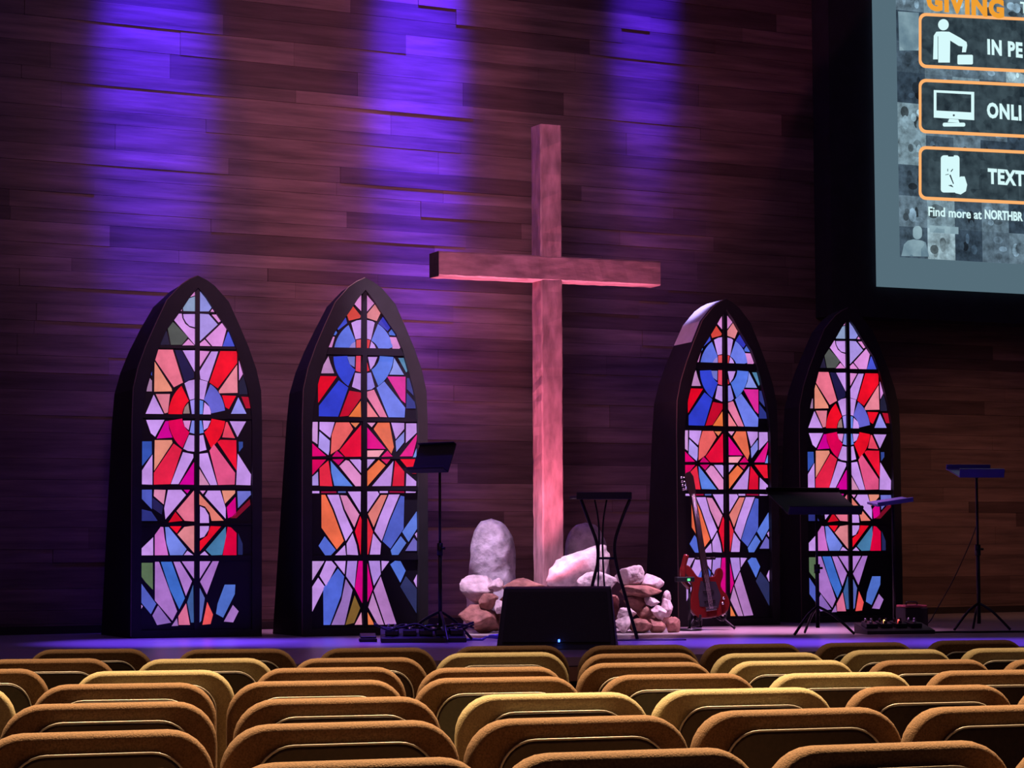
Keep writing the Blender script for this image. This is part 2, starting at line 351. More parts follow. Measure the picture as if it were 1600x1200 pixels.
# panes of the two designs; coordinates in a drafting grid of 4 units to the centimetre-ish, x right, y down
DA = [  # near-black panes stand in for places where the backlight is blocked
 (pnk,[(650,160),(652,190),(605,205),(576,243),(568,293),(530,293),(590,215)]),((140,158,196),[(652,196),(652,293),(580,293),(576,268),(587,235),(612,209)]),
 ((148,150,232),[(686,165),(765,262),(742,293),(686,293)]),(pnk,[(770,270),(797,303),(752,298)]),
 ((214,150,232),[(512,307),(568,307),(572,335),(590,372),(620,396),(652,405),(652,508),(500,325)]),(lav,[(578,310),(652,310),(652,395),(620,387),(597,364),(581,335)]),
 ((80,84,82),[(492,340),(608,458),(570,508),(500,508),(475,380)]),((38,33,60),[(466,390),(492,508),(400,508),(430,440)]),(pnk,[(612,472),(650,512),(573,512)]),
 ((176,152,236),[(686,308),(742,312),(800,378),(686,485)]),(pnk,[(762,314),(806,314),(831,350),(806,365)]),((226,146,226),[(840,356),(860,395),(828,520),(768,520),(724,468)]),
 (pnk,[(716,475),(755,518),(686,516),(686,500)]),((75,85,215),[(872,410),(912,520),(832,520)]),
 ((235,115,142),[(397,538),(512,540),(578,752),(520,782),(397,600)]),((30,25,70),[(525,542),(568,545),(648,690),(648,722),(590,750)]),(lav,[(576,545),(652,545),(652,682)]),
 (pnk,[(686,548),(748,552),(686,650)]),(lav,[(760,553),(803,553),(740,745),(690,730),(684,680)]),(red,[(818,550),(926,552),(926,628),(802,790),(748,752)]),
 ((232,142,122),[(397,618),(505,790),(508,808),(395,810)]),((232,132,152),[(926,640),(930,820),(812,822),(808,808)]),((215,140,220),[(938,568),(975,680),(940,740)]),
 ((30,30,55),[(975,700),(995,830),(940,830),(940,755)]),((60,80,180),[(378,600),(380,708),(345,660)]),((160,120,160),[(338,685),(380,740),(380,808),(316,808)]),
 (lav,[(392,830),(455,955),(340,955)]),((226,126,150),[(405,826),(495,826),(482,945),(462,950)]),(red,[(830,836),(920,840),(874,925),(852,912)]),
 ((150,142,236),[(935,850),(988,955),(888,955)]),((172,10,40),[(955,845),(1012,848),(1016,920),(985,920)]),
 (red,ring(668,970,(95,118),(183,234),123,176)),((100,97,204),ring(668,970,(95,118),(183,234),9,62)),
 (lav,[(588,757),(615,741),(651,734),(651,857),(622,864)]),(lav,[(686,734),(737,747),(712,864),(686,858)]),((150,120,122),[(580,952),(590,912),(612,885),(622,952)]),
 ((160,140,235),[(624,870),(651,862),(651,955),(636,955)]),((100,132,228),[(686,866),(708,872),(704,956),(686,956)]),(lav,[(716,880),(748,910),(758,940),(757,958),(708,958)]),
 (pnk,[(580,998),(628,998),(615,1058),(590,1035)]),((135,140,235),[(636,998),(651,998),(651,1082),(622,1074)]),((100,132,228),[(686,998),(698,998),(712,1076),(686,1082)]),
 (lav,[(707,998),(756,1000),(737,1045),(713,1060)]),(hot,ring(668,970,(95,118),(183,234),187,240)),(red,ring(668,970,(95,118),(183,234),300,352)),
 (lav,[(618,1090),(651,1094),(651,1197),(610,1192),(582,1178)]),(lav,[(686,1094),(709,1090),(730,1186),(686,1197)]),(lav,[(345,992),(460,992),(402,1100),(375,1078)]),
 (mag,[(468,1000),(486,1000),(490,1050),(512,1106),(412,1112)]),((240,72,102),[(856,1008),(864,1008),(914,1112),(832,1106)]),(lav,[(880,1003),(985,1005),(930,1105)]),
 ((50,80,172),[(308,1130),(380,1130),(382,1210),(310,1300)]),(pch,[(400,1122),(508,1122),(512,1140),(397,1318)]),((236,34,72),[(520,1145),(572,1184),(500,1405),(395,1408),(395,1332)]),
 (lav,[(580,1200),(645,1214),(646,1236),(552,1405),(503,1405)]),(mag,[(650,1265),(650,1410),(558,1408)]),(lav,[(686,1212),(738,1206),(800,1412),(755,1412),(686,1290)]),
 ((212,142,184),[(686,1310),(748,1412),(686,1412)]),((228,84,136),[(750,1192),(778,1150),(915,1335),(912,1410),(806,1412)]),((236,16,50),[(800,1135),(820,1122),(922,1125),(925,1320)]),
 ((50,72,150),[(938,1135),(965,1135),(965,1170),(940,1200)]),(lav,[(385,1215),(386,1408),(308,1405),(308,1335)]),(lav,[(932,1212),(1018,1345),(1015,1415),(922,1412)]),
 ((78,88,186),[(310,1440),(383,1440),(383,1565),(312,1490)]),((216,132,172),[(398,1440),(470,1442),(458,1535),(395,1480)]),((35,30,80),[(388,1490),(455,1545),(445,1600),(388,1560)]),
 ((44,50,128),[(320,1565),(380,1580),(420,1640),(320,1640)]),(lav,[(485,1442),(570,1442),(600,1475),(470,1630),(462,1560)]),(mag,[(585,1442),(625,1442),(608,1465)]),
 ((226,112,142),[(650,1448),(652,1645),(592,1640),(540,1577)]),((215,10,36),[(533,1584),(578,1640),(490,1650)]),(pnk,[(690,1448),(725,1448),(708,1470)]),
 (lav,[(720,1480),(740,1448),(820,1448),(855,1560),(855,1628)]),((228,124,112),[(686,1468),(705,1490),(842,1640),(765,1642),(752,1590),(722,1550),(686,1538)]),
 (lav,[(690,1548),(720,1562),(745,1605),(748,1655),(690,1655)]),(pch,[(830,1448),(915,1448),(915,1465),(850,1532)]),((215,0,132),[(918,1490),(922,1605),(870,1625),(862,1555)]),
 ((110,112,204),[(930,1452),(1015,1452),(1018,1475),(935,1560)]),((120,10,36),[(1010,1505),(1015,1540),(925,1625),(885,1625)]),
 (lav,[(392,1745),(393,1860),(313,1860),(315,1820)]),((206,112,204),[(440,1678),(456,1680),(465,1750),(488,1860),(403,1860),(403,1730)]),((116,132,228),[(468,1680),(490,1680),(605,1822),(580,1860),(500,1860),(477,1780)]),
 (red,[(498,1675),(572,1675),(542,1720)]),((222,132,142),[(590,1680),(652,1672),(652,1845),(547,1727)]),(lav,[(610,1832),(648,1860),(588,1860)]),
 (lav,[(690,1675),(748,1675),(745,1700),(717,1743),(690,1752)]),(red,[(758,1675),(825,1678),(690,1835),(690,1770),(738,1735)]),((70,122,168),[(855,1680),(858,1740),(833,1860),(765,1862),(728,1827)]),
 (lav,[(720,1835),(745,1862),(690,1860)]),((222,0,60),[(868,1680),(890,1685),(925,1720),(925,1862),(837,1862)]),((34,40,90),[(935,1720),(965,1790),(965,1860),(935,1860)]),
 ((90,112,82),[(310,1908),(390,1908),(392,2080),(345,2030),(308,1980)]),((168,114,198),[(405,1902),(430,1902),(546,2218),(516,2278),(405,2148)]),((62,108,204),[(442,1902),(510,1902),(595,2135),(560,2205),(500,2080)]),
 ((176,122,208),[(522,1902),(563,1902),(640,2027),(602,2120)]),((176,122,208),[(575,1900),(652,1900),(652,2010)]),((180,126,212),[(690,1900),(758,1900),(690,2010)]),
 ((168,114,198),[(772,1900),(812,1900),(735,2112),(692,2030)]),((60,92,152),[(648,2050),(652,2290),(635,2290),(610,2160)]),((90,102,182),[(690,2070),(722,2135),(700,2280),(690,2290)]),
 ((222,112,152),[(603,2168),(628,2305),(557,2305),(554,2250)]),((238,84,84),[(738,2160),(775,2240),(760,2300),(708,2305)]),((84,98,198),[(315,2035),(413,2170),(380,2235),(310,2150)]),
 (lav,[(312,2165),(328,2185),(312,2215)]),((140,102,186),[(425,2180),(508,2290),(420,2305),(390,2245)]),(mve,[(545,2262),(553,2310),(512,2312)]),
 ((80,112,204),[(850,2050),(918,2050),(915,2110),(840,2260),(795,2235),(805,2170)]),(mve,[(903,2180),(940,2220),(905,2290),(845,2285)]),
]
BI, BO = (103,106), (190,226)
DB = [  # darkest pane colours hold blocked backlight here too
 (pnk,[(567,208),(568,310),(520,260)]),(pnk,[(605,210),(650,262),(605,315)]),((216,70,60),[(515,278),(566,342),(562,355),(492,372),(473,320)]),
 ((226,132,142),[(655,268),(695,315),(668,375),(608,355),(605,330)]),((62,76,204),[(468,340),(480,388),(425,432),(410,405)]),((48,54,186),[(712,342),(760,410),(738,440),(678,390)]),
 ((78,110,216),[(405,425),(418,450),(408,465),(378,462)]),((78,110,216),[(765,425),(795,470),(750,465),(745,450)]),(pnk,[(375,472),(403,475),(386,542),(345,540)]),
 (pnk,[(752,478),(805,480),(825,540),(808,560),(772,558)]),
 (lav,[(507,386),(540,371),(568,367),(568,485),(535,492)]),(lav,[(604,368),(640,376),(655,386),(632,495),(605,487)]),
 ((92,112,222),ring(587,594,BI,BO,121,167)),((110,126,238),ring(587,594,BI,BO,13,62)),((222,78,88),[(540,496),(568,492),(568,545),(540,545)]),((222,60,70),[(605,493),(628,498),(618,550),(605,548)]),
 ((152,132,212),[(533,506),(535,545),(496,545),(510,520)]),(lav,[(635,505),(655,528),(664,550),(625,550)]),
 ((150,142,222),[(315,597),(345,597),(293,690),(289,690)]),((192,136,192),[(365,600),(378,645),(402,708),(305,708)]),((46,66,208),ring(587,594,BI,BO,182,240)),((84,118,228),ring(587,594,BI,BO,300,357)),
 ((110,116,202),[(484,602),(532,602),(530,670),(500,650)]),((230,66,96),[(540,598),(568,598),(568,702),(538,694)]),(lav,[(615,605),(674,605),(655,655),(632,685)]),((222,40,60),[(606,625),(624,692),(606,700)]),
 (lav,[(535,706),(570,710),(570,817),(516,795)]),((150,132,232),[(608,708),(634,704),(660,796),(640,812),(608,817)]),((130,142,222),[(782,612),(845,720),(752,718),(772,675)]),
 ((80,132,172),[(808,612),(862,612),(880,675),(860,705)]),((210,130,110),[(280,728),(286,760),(268,800)]),((226,0,34),[(300,725),(420,728),(305,896),(303,800)]),
 ((44,60,204),[(432,754),(492,800),(430,985),(310,982),(310,915)]),((190,5,40),[(500,820),(572,832),(572,868),(495,980),(440,985)]),((236,116,60),[(571,887),(575,988),(498,985)]),
 ((226,120,162),[(612,826),(655,814),(740,990),(695,988),(612,860)]),((236,124,138),[(610,887),(683,988),(610,988)]),((110,126,236),[(672,802),(720,762),(855,930),(852,992),(750,990)]),
 ((216,38,150),[(738,730),(855,732),(856,902),(830,880)]),((50,56,130),[(865,740),(900,745),(915,860),(865,810)]),((40,50,130),[(865,835),(925,905),(925,935),(862,935)]),
 ((196,142,208),[(252,1018),(303,1018),(303,1160),(252,1125)]),(lav,[(315,1018),(408,1020),(382,1120),(315,1065)]),((176,150,236),[(315,1080),(380,1138),(378,1200),(372,1230),(310,1180)]),
 ((236,98,98),[(418,1022),(500,1022),(525,1065),(440,1190),(387,1225),(392,1100)]),((232,130,90),[(510,1025),(565,1025),(540,1055)]),((240,10,58),[(575,1040),(577,1240),(480,1242),(442,1200)]),
 ((216,142,192),[(615,1025),(666,1025),(643,1053)]),((236,110,80),[(682,1025),(755,1025),(785,1180),(770,1222),(656,1065)]),((222,0,132),[(612,1052),(733,1192),(615,1190)]),
 ((236,152,172),[(615,1202),(723,1200),(690,1242),(615,1242)]),((220,0,110),[(745,1203),(778,1240),(707,1242)]),(lav,[(767,1025),(850,1028),(850,1065),(797,1130)]),
 ((142,142,236),[(850,1085),(850,1150),(802,1210),(796,1142)]),(lav,[(862,1030),(928,1030),(930,1090),(862,1155)]),((216,0,110),[(252,1137),(358,1235),(252,1238)]),
 ((214,0,110),[(425,1202),(470,1242),(395,1242)]),((222,18,132),[(932,1100),(930,1140),(905,1240),(824,1240)]),((110,140,220),[(930,1190),(930,1250),(907,1250)]),
 ((216,0,90),[(260,1258),(358,1258),(262,1368)]),((170,142,222),[(308,1335),(312,1422),(258,1422),(260,1380)]),((236,40,68),[(372,1265),(400,1428),(322,1425),(318,1312)]),
 ((94,130,228),[(387,1267),(526,1428),(412,1425),(392,1340)]),((210,0,110),[(398,1257),(470,1255),(437,1293)]),((226,142,204),[(482,1262),(500,1267),(578,1360),(578,1428),(545,1428),(442,1300)]),
 (lav,[(507,1258),(570,1258),(578,1265),(578,1343)]),((196,150,226),[(615,1258),(666,1258),(615,1318)]),((240,114,70),[(690,1262),(733,1298),(620,1428),(615,1337)]),
 ((216,30,100),[(705,1258),(763,1258),(740,1288)]),((190,142,226),[(783,1270),(768,1428),(650,1428)]),((226,10,50),[(795,1267),(853,1337),(852,1428),(779,1428)]),
 ((240,20,50),[(827,1258),(925,1258),(930,1350),(905,1350)]),(lav,[(868,1347),(930,1400),(930,1428),(865,1428)]),
 (lav,[(262,1458),(318,1458),(318,1472),(258,1472)]),((150,10,60),[(330,1460),(425,1460),(425,1470),(330,1470)]),((90,100,180),[(436,1460),(484,1460),(484,1470),(436,1470)]),(lav,[(698,1460),(750,1460),(750,1472),(698,1472)]),
 ((150,10,60),[(760,1460),(855,1462),(855,1472),(760,1470)]),(lav,[(865,1462),(930,1465),(925,1472),(865,1472)]),
 ((236,106,72),[(332,1482),(355,1482),(400,1575),(475,1775),(432,1828),(335,1690)]),(lav,[(368,1482),(440,1482),(470,1580),(530,1710),(487,1775),(410,1570)]),((216,132,184),[(450,1485),(490,1488),(570,1608),(540,1688),(480,1575)]),
 (lav,[(497,1462),(578,1462),(578,1593)]),((232,14,50),[(577,1618),(585,1640),(582,1862),(570,1800),(545,1715)]),(lav,[(530,1727),(555,1800),(566,1865),(497,1862),(493,1792)]),
 (lav,[(482,1802),(490,1865),(422,1865)]),((84,106,212),[(355,1745),(425,1832),(395,1865),(360,1865),(318,1805)]),(lav,[(615,1462),(685,1462),(695,1480),(618,1596)]),
 ((226,124,120),[(707,1485),(745,1485),(662,1688),(626,1605)]),(lav,[(757,1482),(825,1482),(760,1640),(714,1776),(668,1713),(700,1620)]),((76,92,194),[(832,1490),(855,1495),(852,1700),(770,1825),(720,1778),(765,1650)]),
 ((226,40,60),[(620,1627),(658,1717),(630,1860),(622,1862)]),(lav,[(660,1729),(710,1792),(705,1862),(640,1862)]),((90,120,218),[(835,1747),(870,1790),(820,1865),(780,1865),(772,1835)]),
 ((90,120,218),[(935,1590),(938,1700),(885,1783),(844,1720)]),(lav,[(925,1735),(938,1722),(938,1758)]),((110,102,192),[(918,1757),(938,1780),(938,1840),(865,1840)]),
 ((196,150,222),[(265,1902),(355,1902),(277,2030),(265,2020)]),(lav,[(366,1902),(400,1902),(430,1937),(368,2060),(327,1995)]),(lav,[(318,2007),(360,2065),(275,2238),(272,2080)]),
 ((80,102,214),[(440,1950),(480,2000),(462,2120),(395,2305),(355,2305),(350,2072)]),(lav,[(418,1902),(488,1902),(482,1985)]),((172,132,222),[(500,1902),(560,1902),(545,2073),(492,1998)]),
 ((152,112,188),[(490,2017),(533,2085),(485,2305),(404,2305),(465,2150)]),((126,92,42),[(547,2120),(582,2200),(545,2293),(492,2305)]),((214,0,130),[(570,1902),(595,1902),(595,2168),(548,2075)]),
 ((216,142,184),[(590,2227),(595,2305),(550,2305)]),((214,0,130),[(622,1902),(640,1985),(660,2080),(625,2170)]),((176,136,222),[(634,1902),(703,1902),(710,1985),(668,2058),(648,1975)]),
 (lav,[(714,1902),(763,1905),(717,1968)]),((188,132,194),[(660,2104),(733,2305),(695,2305),(634,2195)]),((178,122,192),[(710,2002),(812,2300),(742,2305),(667,2090)]),
 ((232,122,72),[(630,2227),(673,2305),(634,2305)]),((84,116,218),[(800,1902),(835,1905),(868,1965),(835,2040),(770,1925)]),(lav,[(940,1990),(940,2070),(920,2030)]),
 ((40,46,92),[(870,2000),(940,2080),(940,2235),(835,2065)]),
]
def gridA(p): x, y = p; return ((x-668)/950, (2384-(y-(1808-y)/51750*(x-668)))/960)
def gridB(p):
    x, y = p; c = 587+(y-200)*.012
    return ((x-c)/902, (2372-(y-(1808-y)/48000*(x-c)))/940)
OUT = [(0,2.415),(.055,2.39),(.113,2.35),(.208,2.245),(.28,2.09),(.345,1.94),(.397,1.795),(.43,1.65),(.437,1.44),(.437,.9),(.437,.4),(.437,0)]
INN = [(0,2.335),(.055,2.27),(.10,2.20),(.17,2.10),(.215,2.04),(.262,1.93),(.30,1.80),(.34,1.66),(.365,1.52),(.372,1.38),(.372,.9),(.372,.05)]
def window(label, x, y, yaw, design, grid, bars, dt, db, ft, fb, sheet=False):
    p = on(x, y, STG)
    t = thing('stained_glass_window', label, 'stained glass window', p, R(yaw), 'backlit stained glass windows on the stage')
    # black face with the arch cut out of it
    mb = MB()
    o = [(u, v) for u, v in OUT] + [(-u, v) for u, v in OUT[:0:-1]]
    i_ = [(u, v) for u, v in INN] + [(-u, v) for u, v in INN[:0:-1]]
    n = len(o)
    vs_ = [(u, yy, v) for yy in (0, .045) for ring_ in (o, i_) for u, v in ring_]
    fs = []
    for k in range(n-1+1):
        j = (k+1) % n
        fs += [(k, j, n+j, n+k), (2*n+k, 3*n+k, 3*n+j, 2*n+j), (k, 2*n+k, 2*n+j, j), (n+k, n+j, 3*n+j, 3*n+k)]
    mb.add(vs_, fs); mb.build('frame', 'frame', t)
    # pale rod standing in for the highlight on the left front edge
    mb = MB(); mb.rod([(-u-.003, .004, v+.002) for u, v in OUT[:-1]][::1] + [(-.44, .004, .01)], .0035, 6); mb.build('edge_highlight', 'edge_highlight', t)
    # deep tapering box behind
    def dep(v): return dt+(db-dt)*(1-v/2.415)
    def fl(v): return ft+(fb-ft)*(1-v/2.415)
    mb = MB(); sh = MB()
    pf = [(-u, v) for u, v in OUT]
    for sgn in (-1, 1):
        P = [(sgn*u, .03, v) for u, v in OUT]
        Q = [(sgn*(u+fl(v)*min(1, u/.3)), dep(v), v-.01 if v > .01 else 0) for u, v in OUT]
        for k in range(len(OUT)-1):
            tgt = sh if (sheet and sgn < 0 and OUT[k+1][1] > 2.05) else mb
            a, b, c, d = P[k], P[k+1], Q[k+1], Q[k]
            ins = [(v_[0]-sgn*.02, v_[1], v_[2]-.015) for v_ in (a, b, c, d)]
            tgt.add([a, b, c, d] + ins, [(0,1,2,3), (7,6,5,4), (0,4,5,1), (1,5,6,2), (2,6,7,3), (3,7,4,0)])
    q = [(sgn*(u+fl(v)*min(1, u/.3)), v-.01 if v > .01 else 0) for sgn, L in ((1, OUT), (-1, OUT[::-1])) for u, v in L][:-1]
    mb.build('side_panel', 'frame', t)
    if sheet: so = sh.build('arch_lit_facet', 'sheet', t); so['label'] = 'pale facet on the upper left of the arch, lightened as if lit'
    # lead sheet with the panes let into it
    mb = MB(); mb.prism([(u*1.04, v) for u, v in i_], .036, .05); mb.build('lead_came', 'came', t)
    mb = MB()
    for c, poly in design:
        pts = [grid(q_) for q_ in poly]
        pts = [(u, v) for u, v in pts]
        m_ = len(pts)
        mb.add([(u, .033, v) for u, v in pts] + [(u, .0365, v) for u, v in pts], [tuple(range(m_))] + [(k, k+m_, (k+1) % m_+m_, (k+1) % m_) for k in range(m_)], 0, lin(c))
    mb.build('stained_glass', 'glass', t)
    # glazing bars
    def iw(v):
        for (u0, v0), (u1, v1) in zip(INN, INN[1:]):
            if v1 <= v <= v0: return u0+(u1-u0)*(v0-v)/(v0-v1)
        return .372
    mb = MB(); mb.box((-.015, .018, .04), (.015, .036, 2.34))
    for v, h in bars: mb.box((-iw(v)-.01, .019, v-h), (iw(v)+.01, .036, v+h))
    mb.build('glazing_bar', 'came', t)
    return t
bA = [((2384-y)/960, h) for y, h in ((300, .006), (526, .010), (972, .014), (1425, .013), (1662, .006), (1880, .016))]
bB = [((2372-y)/940, h) for y, h in ((571, .024), (1005, .011), (1248, .006), (1444, .011), (1882, .016))]
window('tall black arched stained glass window furthest left, with a red ring high up', 308, 996, 18, DA, gridA, bA, .35, .8, .04, .08)
window('tall arched stained glass window left of the cross, with a blue ring near its tip', 572, 993, 19, DB, gridB, bB, .2, .65, 0, .05)
window('arched stained glass window behind the guitar, pale lit facet on its upper left edge', 1141, 978, 27, DB, gridB, bB, .27, .45, 0, .03, True)
window('arched stained glass window furthest right, behind the wide music stand', 1333, 972, 21, DA, gridA, bA, .2, .35, 0, .02)

# ---------------------------------------------------------------- cross
cp = on(858, 985, STG); CYAW = R(24)
t = thing('wooden_cross', 'tall rough wooden cross lit pink, standing in the pile of rocks', 'cross', cp, CYAW)
mb = MB(); S = .083
def rough_beam(mb, a, b, s0, s1, axis, n=26, seed=0):
    rn = random.Random(seed); vs_ = []; fs = []
    for i in range(n+1):
        f = a+(b-a)*i/n
        for cu, cv in ((-1,-1), (1,-1), (1,1), (-1,1)):
            j = lambda: rn.uniform(-.0022, .0022)
            e = .010
            for du, dv in ((e, 0), (0, e)) if cu*cv < 0 else ((0, e), (e, 0)):
                u = cu*(s0-du)+j(); v = cv*(s1-dv)+j()
                vs_.append((u, v, f) if axis == 'z' else (f, u, v))
    for i in range(n):
        for k in range(8): fs.append((i*8+k, i*8+(k+1) % 8, (i+1)*8+(k+1) % 8, (i+1)*8+k))
    fs.append(tuple(range(8))); fs.append(tuple(n*8+k for k in range(8)))
    mb.add(vs_, fs)
rough_beam(mb, 0, 3.585, S, S, 'z', 60, 1); mb.build('upright_beam', 'cross', t)
zc = (985-421)/ (F/cp.y)
mb = MB(); rough_beam(mb, -.865, .865, S+.004, .088, 'x', 34, 2); cb = mb.build('cross_beam', 'cross_h', t); cb.location = (0, 0, zc)
mb = MB(); mb.box((-.868, -.084, zc-.085), (-.8655, .084, zc+.085)); o = mb.build('shaded_end', 'cross_end', t); o['label'] = 'dark unlit end of the cross beam'

# ---------------------------------------------------------------- rocks
def rock(x, y, w_, h, Y, m_, seed, label, dep_=None, flat=.55, cat='rock', name='rock', rot=0, sub=4, grp='rocks piled at the foot of the cross'):
    "boulder w_ x h pixels big as seen at depth Y"
    k = Y/F; a, c = w_*k/2, h*k/2; b = dep_ or min(a, .22)*.9
    bm = bmesh.new(); bmesh.ops.create_icosphere(bm, subdivisions=sub, radius=1)
    rn = random.Random(seed); off = Vector((rn.random()*50, rn.random()*50, rn.random()*50))
    planes = []
    for _ in range(16):
        d = Vector((rn.gauss(0,1), rn.gauss(0,1), rn.gauss(0,1))).normalized(); planes.append((d, rn.uniform(.52, .82)))
    for v in bm.verts:
        p = v.co.copy()
        for d, q in planes:
            s_ = p.dot(d)
            if s_ > q: p -= d*(s_-q)*.96
        n1 = noise.noise(p*1.8+off)*.07 + noise.noise(p*4.5+off)*.055 + noise.noise(p*11+off)*.04 + noise.noise(p*24+off)*.018
        v.co = p*(1+n1)
    lo = [min(v.co[i] for v in bm.verts) for i in range(3)]; hi = [max(v.co[i] for v in bm.verts) for i in range(3)]
    for v in bm.verts:
        for i, hh in enumerate((a, b, c)): v.co[i] = ((v.co[i]-lo[i])/(hi[i]-lo[i])*2-1)*hh
    for f in bm.faces: f.smooth = True
    me = bpy.data.meshes.new(name); bm.to_mesh(me); bm.free(); me.materials.append(M[m_])
    o = bpy.data.objects.new(name, me); COL.objects.link(o)
    o.location = at(x, y, Y); o.rotation_euler = (0, R(rot), R(20))
    # settle on the boards
    if o.location.z - c < STG and not rot: o.location.z = STG + c - .004
    tag(o, label, cat, grp); return o
RK = [
 (752,968,68,46,16.75,'rockb',3,'large rounded reddish boulder at the lower left corner of the pile',0),
 (747,921,58,46,16.86,'rockp',5,'pale crumpled rock topping the left end of the pile',0),
 (763,940,34,26,16.74,'rockb',8,'small reddish rock tucked under the pale crumpled rock',0),
 (780,948,18,22,16.66,'rockp',9,'small pale cube-like stone left of the black floor monitor',0),
 (774,914,26,22,16.8,'rockp',12,'small pale stone between the crumpled rock and the flat slab',0),
 (816,918,76,30,16.85,'rockb',14,'long flat reddish slab left of the foot of the cross',0),
 (795,958,52,56,16.9,'rockb',15,'reddish rock under the flat slab, mostly behind the floor monitor',0),
 (842,955,70,62,16.9,'rockb',16,'rock directly in front of the foot of the cross',0),
 (905,892,124,66,16.92,'rockp',41,'largest pale sloping rock right of the foot of the cross',-24),
 (930,956,82,58,17.0,'rockb',18,'reddish rock carrying the large pale sloping rock',0),
 (934,910,62,34,16.72,'rockp',19,'craggy pale rock behind the legs of the curved lectern',0),
 (986,899,46,32,16.85,'rockp',21,'pale squared block standing on the right half of the pile',0),
 (1019,913,40,34,16.86,'rockp',22,'rounded pale rock right of the squared block',0),
 (1000,925,72,22,16.76,'rockb',24,'flat reddish slab carrying the squared pale block',0),
 (1042,934,16,24,16.8,'rockp',25,'little pale stone sticking out at the upper right edge of the pile',0),
 (990,942,36,28,16.72,'rockb',27,'reddish wedge rock under the flat slab of the right side',0),
 (1018,940,26,16,16.7,'rockp',28,'small flat pale stone halfway down the right side',25),
 (1042,950,22,30,16.74,'rockp',30,'pale oval stone leaning at the right edge of the pile',0),
 (1029,957,24,20,16.66,'rockp',31,'thin pale stone tilted down beside the oval stone',30),
 (979,960,32,22,16.64,'rockp',33,'pale oval rock right of the floor monitor',0),
 (1006,957,24,24,16.7,'rockb',34,'small dark red stone in the middle of the right side',0),
 (975,977,26,28,16.6,'rockp',36,'pale rock on the boards beside the floor monitor',0),
 (1001,978,36,24,16.6,'rockb',37,'reddish rock with pale patches on the boards right of the floor monitor',0),
 (1029,977,28,24,16.64,'rockb',38,'rounded reddish rock second from the right on the boards',0),
 (1051,976,24,26,16.68,'rockb',39,'round reddish stone furthest right on the boards',0),
 (1022,966,44,40,16.95,'rockb',42,'dark rock at the back of the right side, seen between the small stones',0),
]
def slabstone(x, y, w_, h, Y, m_, seed, label, dep_=.16, sub=5, name='rock', grp=None):
    k = Y/F; H = h*k; W = w_*k/2; off = Vector((seed, seed*2, 3)); vs_ = []; fs = []; N = 40; Mz = 34
    for i in range(Mz+1):
        f = i/Mz; taper = (1-.26*f)*math.sqrt(max(0, 1-max(0, (f-.62)/.38)**2.8))
        for j in range(N):
            a_ = 2*PI*j/N; ca, sa = math.cos(a_), math.sin(a_)
            ca = math.copysign(abs(ca)**.75, ca); sa = math.copysign(abs(sa)**.75, sa)
            p_ = Vector((W*taper*ca, dep_*(taper**.7)*sa, f*H)); n_ = noise.noise(p_*5+off)*.035+noise.noise(p_*14+off)*.014+noise.noise(p_*34+off)*.005
            vs_.append((p_.x*(1+n_*2.5)+.05*W*math.sin(f*3), p_.y+n_*sa*1.2, p_.z+n_*.25))
    for i in range(Mz):
        for j in range(N): fs.append((i*N+j, i*N+(j+1) % N, (i+1)*N+(j+1) % N, (i+1)*N+j))
    fs.append(tuple(range(N))); fs.append(tuple(Mz*N+j for j in range(N)))
    mb = MB(); mb.add(vs_, fs, 0, None, True)
    p_ = at(x, y, Y); p_.z = STG
    o = mb.build(name, m_, loc=p_, rz=R(-24)); tag(o, label, 'rock', grp); return o
for x, y, w_, h, Y, m_, sd, lb, rt in RK: rock(x, y, w_, h, Y, m_, sd, lb, rot=rt)
slabstone(768, 898, 84, 172, 17.5, 'rockg', 51, 'tall grey standing stone behind the left end of the pile', dep_=.16, sub=5, name='standing_stone', grp=None)
slabstone(915, 902, 74, 164, 17.75, 'rockg', 54, 'grey boulder showing behind the right side of the cross', dep_=.2, sub=5, name='boulder', grp=None)

# ---------------------------------------------------------------- floor monitor
p = on(872, 1013, STG)
t = thing('floor_monitor', 'black wedge floor monitor speaker in front of the rocks', 'speaker', p, R(-4))
mb = MB(); W2 = .345
prof = [(-.23, 0), (-.20, .03), (-.05, .35), (.05, .36), (.20, .10), (.20, 0)]
vs_ = []
for sx, ins in ((-W2, 0), (W2, 0)):
    vs_ += [(sx*(1-.10*(z_/.36)), y_, z_) for y_, z_ in prof]
n = len(prof); mb.add(vs_, [tuple(range(n)), tuple(range(2*n-1, n-1, -1))] + [(i, i+n, (i+1) % n+n, (i+1) % n) for i in range(n)])
mb.build('cabinet', 'black', t, bevel=.008)
mb = MB(); mb.add([(-.31, -.208, .045), (.31, -.208, .045), (.285, -.074, .33), (-.285, -.074, .33), (-.31, -.198, .045), (.31, -.198, .045), (.285, -.064, .33), (-.285, -.064, .33)], [(0,1,2,3), (7,6,5,4), (0,4,5,1), (1,5,6,2), (2,6,7,3), (3,7,4,0)])
mb.build('grille', 'grille', t)
mb = MB(); mb.box((.012, -.228, .045), (.022, -.214, .06)); o = mb.build('power_light', 'led_blue', t); o['label'] = 'small blue power light'

